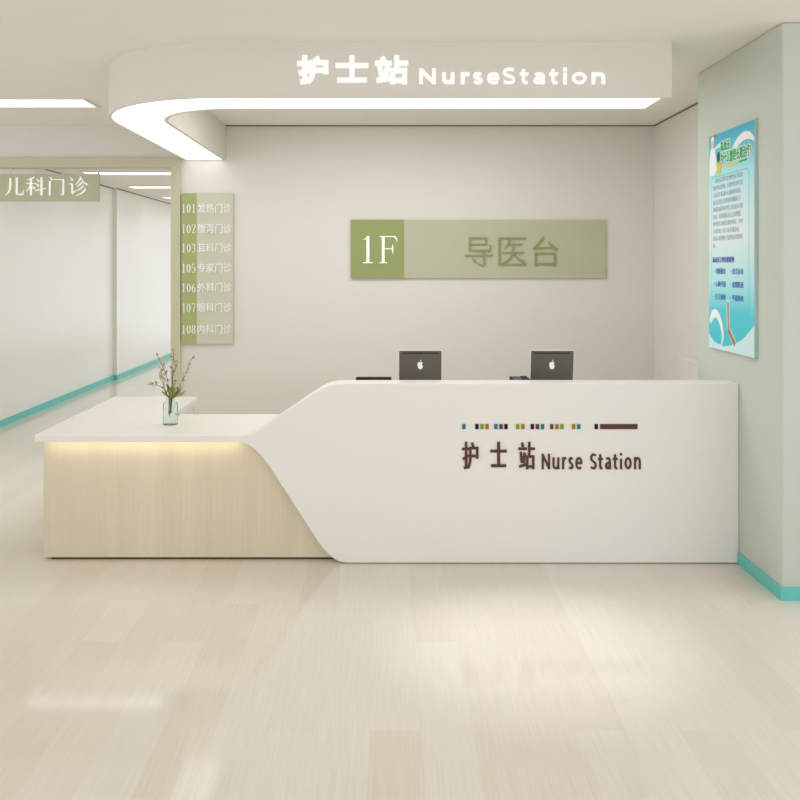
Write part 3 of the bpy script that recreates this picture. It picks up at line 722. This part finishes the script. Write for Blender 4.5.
def PX(px, py): return ((px-VX)/(F/vy)-vx, EYE-(py-VY)/(F/vy)-vz)
twig([PX(172.0,395), PX(171.5,378), PX(172.4,366), PX(172.7,352)], .03, 'tallest upright flower twig in the glass vase, with olive leaves at its tip', 'flower twigs in the vase', 3, 12, 9)
twig([PX(169.5,394), PX(168,379), PX(163.5,366), PX(159.2,356)], -.03, 'flower twig leaning up left over the teal baseboard, full of cream blossoms', 'flower twigs in the vase', 5, 16, 5)
twig([PX(174.5,396), PX(180.5,384), PX(186,373), PX(191.5,358.5)], .0, 'long dark flower twig leaning up right from the vase', 'flower twigs in the vase', 8, 14, 7)
twig([PX(168,395), PX(164,388), PX(158,384.4), PX(151,384)], -.04, 'short low twig bending far left with yellow green leaf tip', 'flower twigs in the vase', 11, 2, 8)
twig([PX(167.5,395.5), PX(163,386), PX(161.5,378), PX(160,372)], .03, 'short blossoming twig left of the vase, between the low one and the tall ones', 'flower twigs in the vase', 14, 16, 4)
twig([PX(173,394), PX(173,378), PX(176,369), PX(178.5,362)], -.02, 'thin forked bare twig right of the tallest one', 'flower twigs in the vase', 17, 1, 4)
# broad leaves around the mouth
t = thing('leaf_spray', 'bunch of broad olive green leaves filling the vase mouth', 'foliage', (vx, vy, vz+.07))
for (x1, y1, x2, y2, w, mt) in ((172,400,167,383,.022,'leaf_dark'),(172,400,173,384,.03,'leaf'),(173,399,181,388,.02,'leaf_dark'),(172,400,176,386,.026,'leaf'),(171,402,161,391,.018,'leaf'),(174,401,186,391,.016,'leaf'),(172,399,170,388,.026,'leaf')):
    a = PX(x1,y1); c = PX(x2,y2); dy = R.uniform(-.03,.03)
    p = Vector((vx+a[0]*.5, vy, vz+.165)); q = Vector((vx+c[0], vy+dy, vz+c[1])); d = q-p; L = d.length; d.normalize(); sd = d.cross(Vector((0,1,0))).normalized(); nn = sd.cross(d)
    b = BM(); prev = None
    for k, ww in enumerate((0.15, .5, .9, 1, .7, .06)):
        cc = p+d*L*k/5+nn*.10*L*math.sin(k/5*3.14)
        row = [b.verts.new(cc-sd*w*ww/2), b.verts.new(cc+nn*w*.15*ww), b.verts.new(cc+sd*w*ww/2)]
        if prev:
            for j in (0,1): b.faces.new((prev[j],prev[j+1],row[j+1],row[j]))
        prev = row
    link('leaf', b, M[mt], t)
b = BM(); tube(b, [(vx-.004,vy,vz+.05),(vx-.002,vy,vz+.11),(vx,vy,vz+.168)], [.003,.003,.003], 6); link('stem', b, M['stem'], t)

# ------------------------------------------------------------------ light
def area(name, loc, sx, sy, power, col, rot=(0,0,0)):
    L = bpy.data.lights.new(name, 'AREA'); L.shape = 'RECTANGLE'; L.size = sx; L.size_y = sy; L.energy = power; L.color = col
    o = bpy.data.objects.new(name, L); COL.objects.link(o); o.location = loc; o.rotation_euler = rot; return o
def spot(name, loc, power, ang, col, blend=1.0):
    L = bpy.data.lights.new(name, 'SPOT'); L.energy = power; L.spot_size = math.radians(ang); L.spot_blend = blend; L.color = col; L.shadow_soft_size = .06
    o = bpy.data.objects.new(name, L); COL.objects.link(o); o.location = loc; return o
area('counter_strip_lamp', ((-2.07-.86)/2, 5.216, UNDZ-.003), 1.2, .008, .42, (1.0, .88, .64), (math.radians(32), 0, 0))
WARM = (1, 1, 1)
area('hall_fill_light', (-1.6, 1.2, H-.02), 1.6, 1.6, 14, WARM)  # pair of added fill lights out of view, brightening the hall
area('hall_fill_light', (1.6, 1.2, H-.02), 1.6, 1.6, 14, WARM)
area('desk_fill_light', (.2, 6.35, H-.02), 2.4, 1.1, 38, WARM)  # added fill light hidden by the canopy, brightens desk and back wall
spot('downlight', (-3.0, 6.95, H-.03), 60, 60, (1, .985, .95))
spot('downlight', (.72, 4.1, H-.02), 130, 32, (1, 1, 1))
W = bpy.data.worlds.new('daylight'); SC.world = W; W.use_nodes = True
bg = W.node_tree.nodes['Background']; bg.inputs['Color'].default_value = (.97, .985, 1.0, 1); bg.inputs['Strength'].default_value = 1.45

# ------------------------------------------------------------------ camera
cam = bpy.data.cameras.new('camera'); co = bpy.data.objects.new('camera', cam); COL.objects.link(co)
co.location = (0, 0, EYE); co.rotation_euler = (math.radians(90), 0, 0)
cam.sensor_width = 36; cam.lens = 36*F/800; cam.shift_x = (400-VX)/800; cam.shift_y = -(400-VY)/800
cam.clip_start = 0.05; cam.clip_end = 100
SC.camera = co
vsx = SC.view_settings
vsx.view_transform = 'Standard'; vsx.look = 'None'; vsx.gamma = 1.0; vsx.use_curve_mapping = False; vsx.exposure = -0.06
SC.cycles.max_bounces = 12; SC.cycles.diffuse_bounces = 8; SC.cycles.transmission_bounces = 10
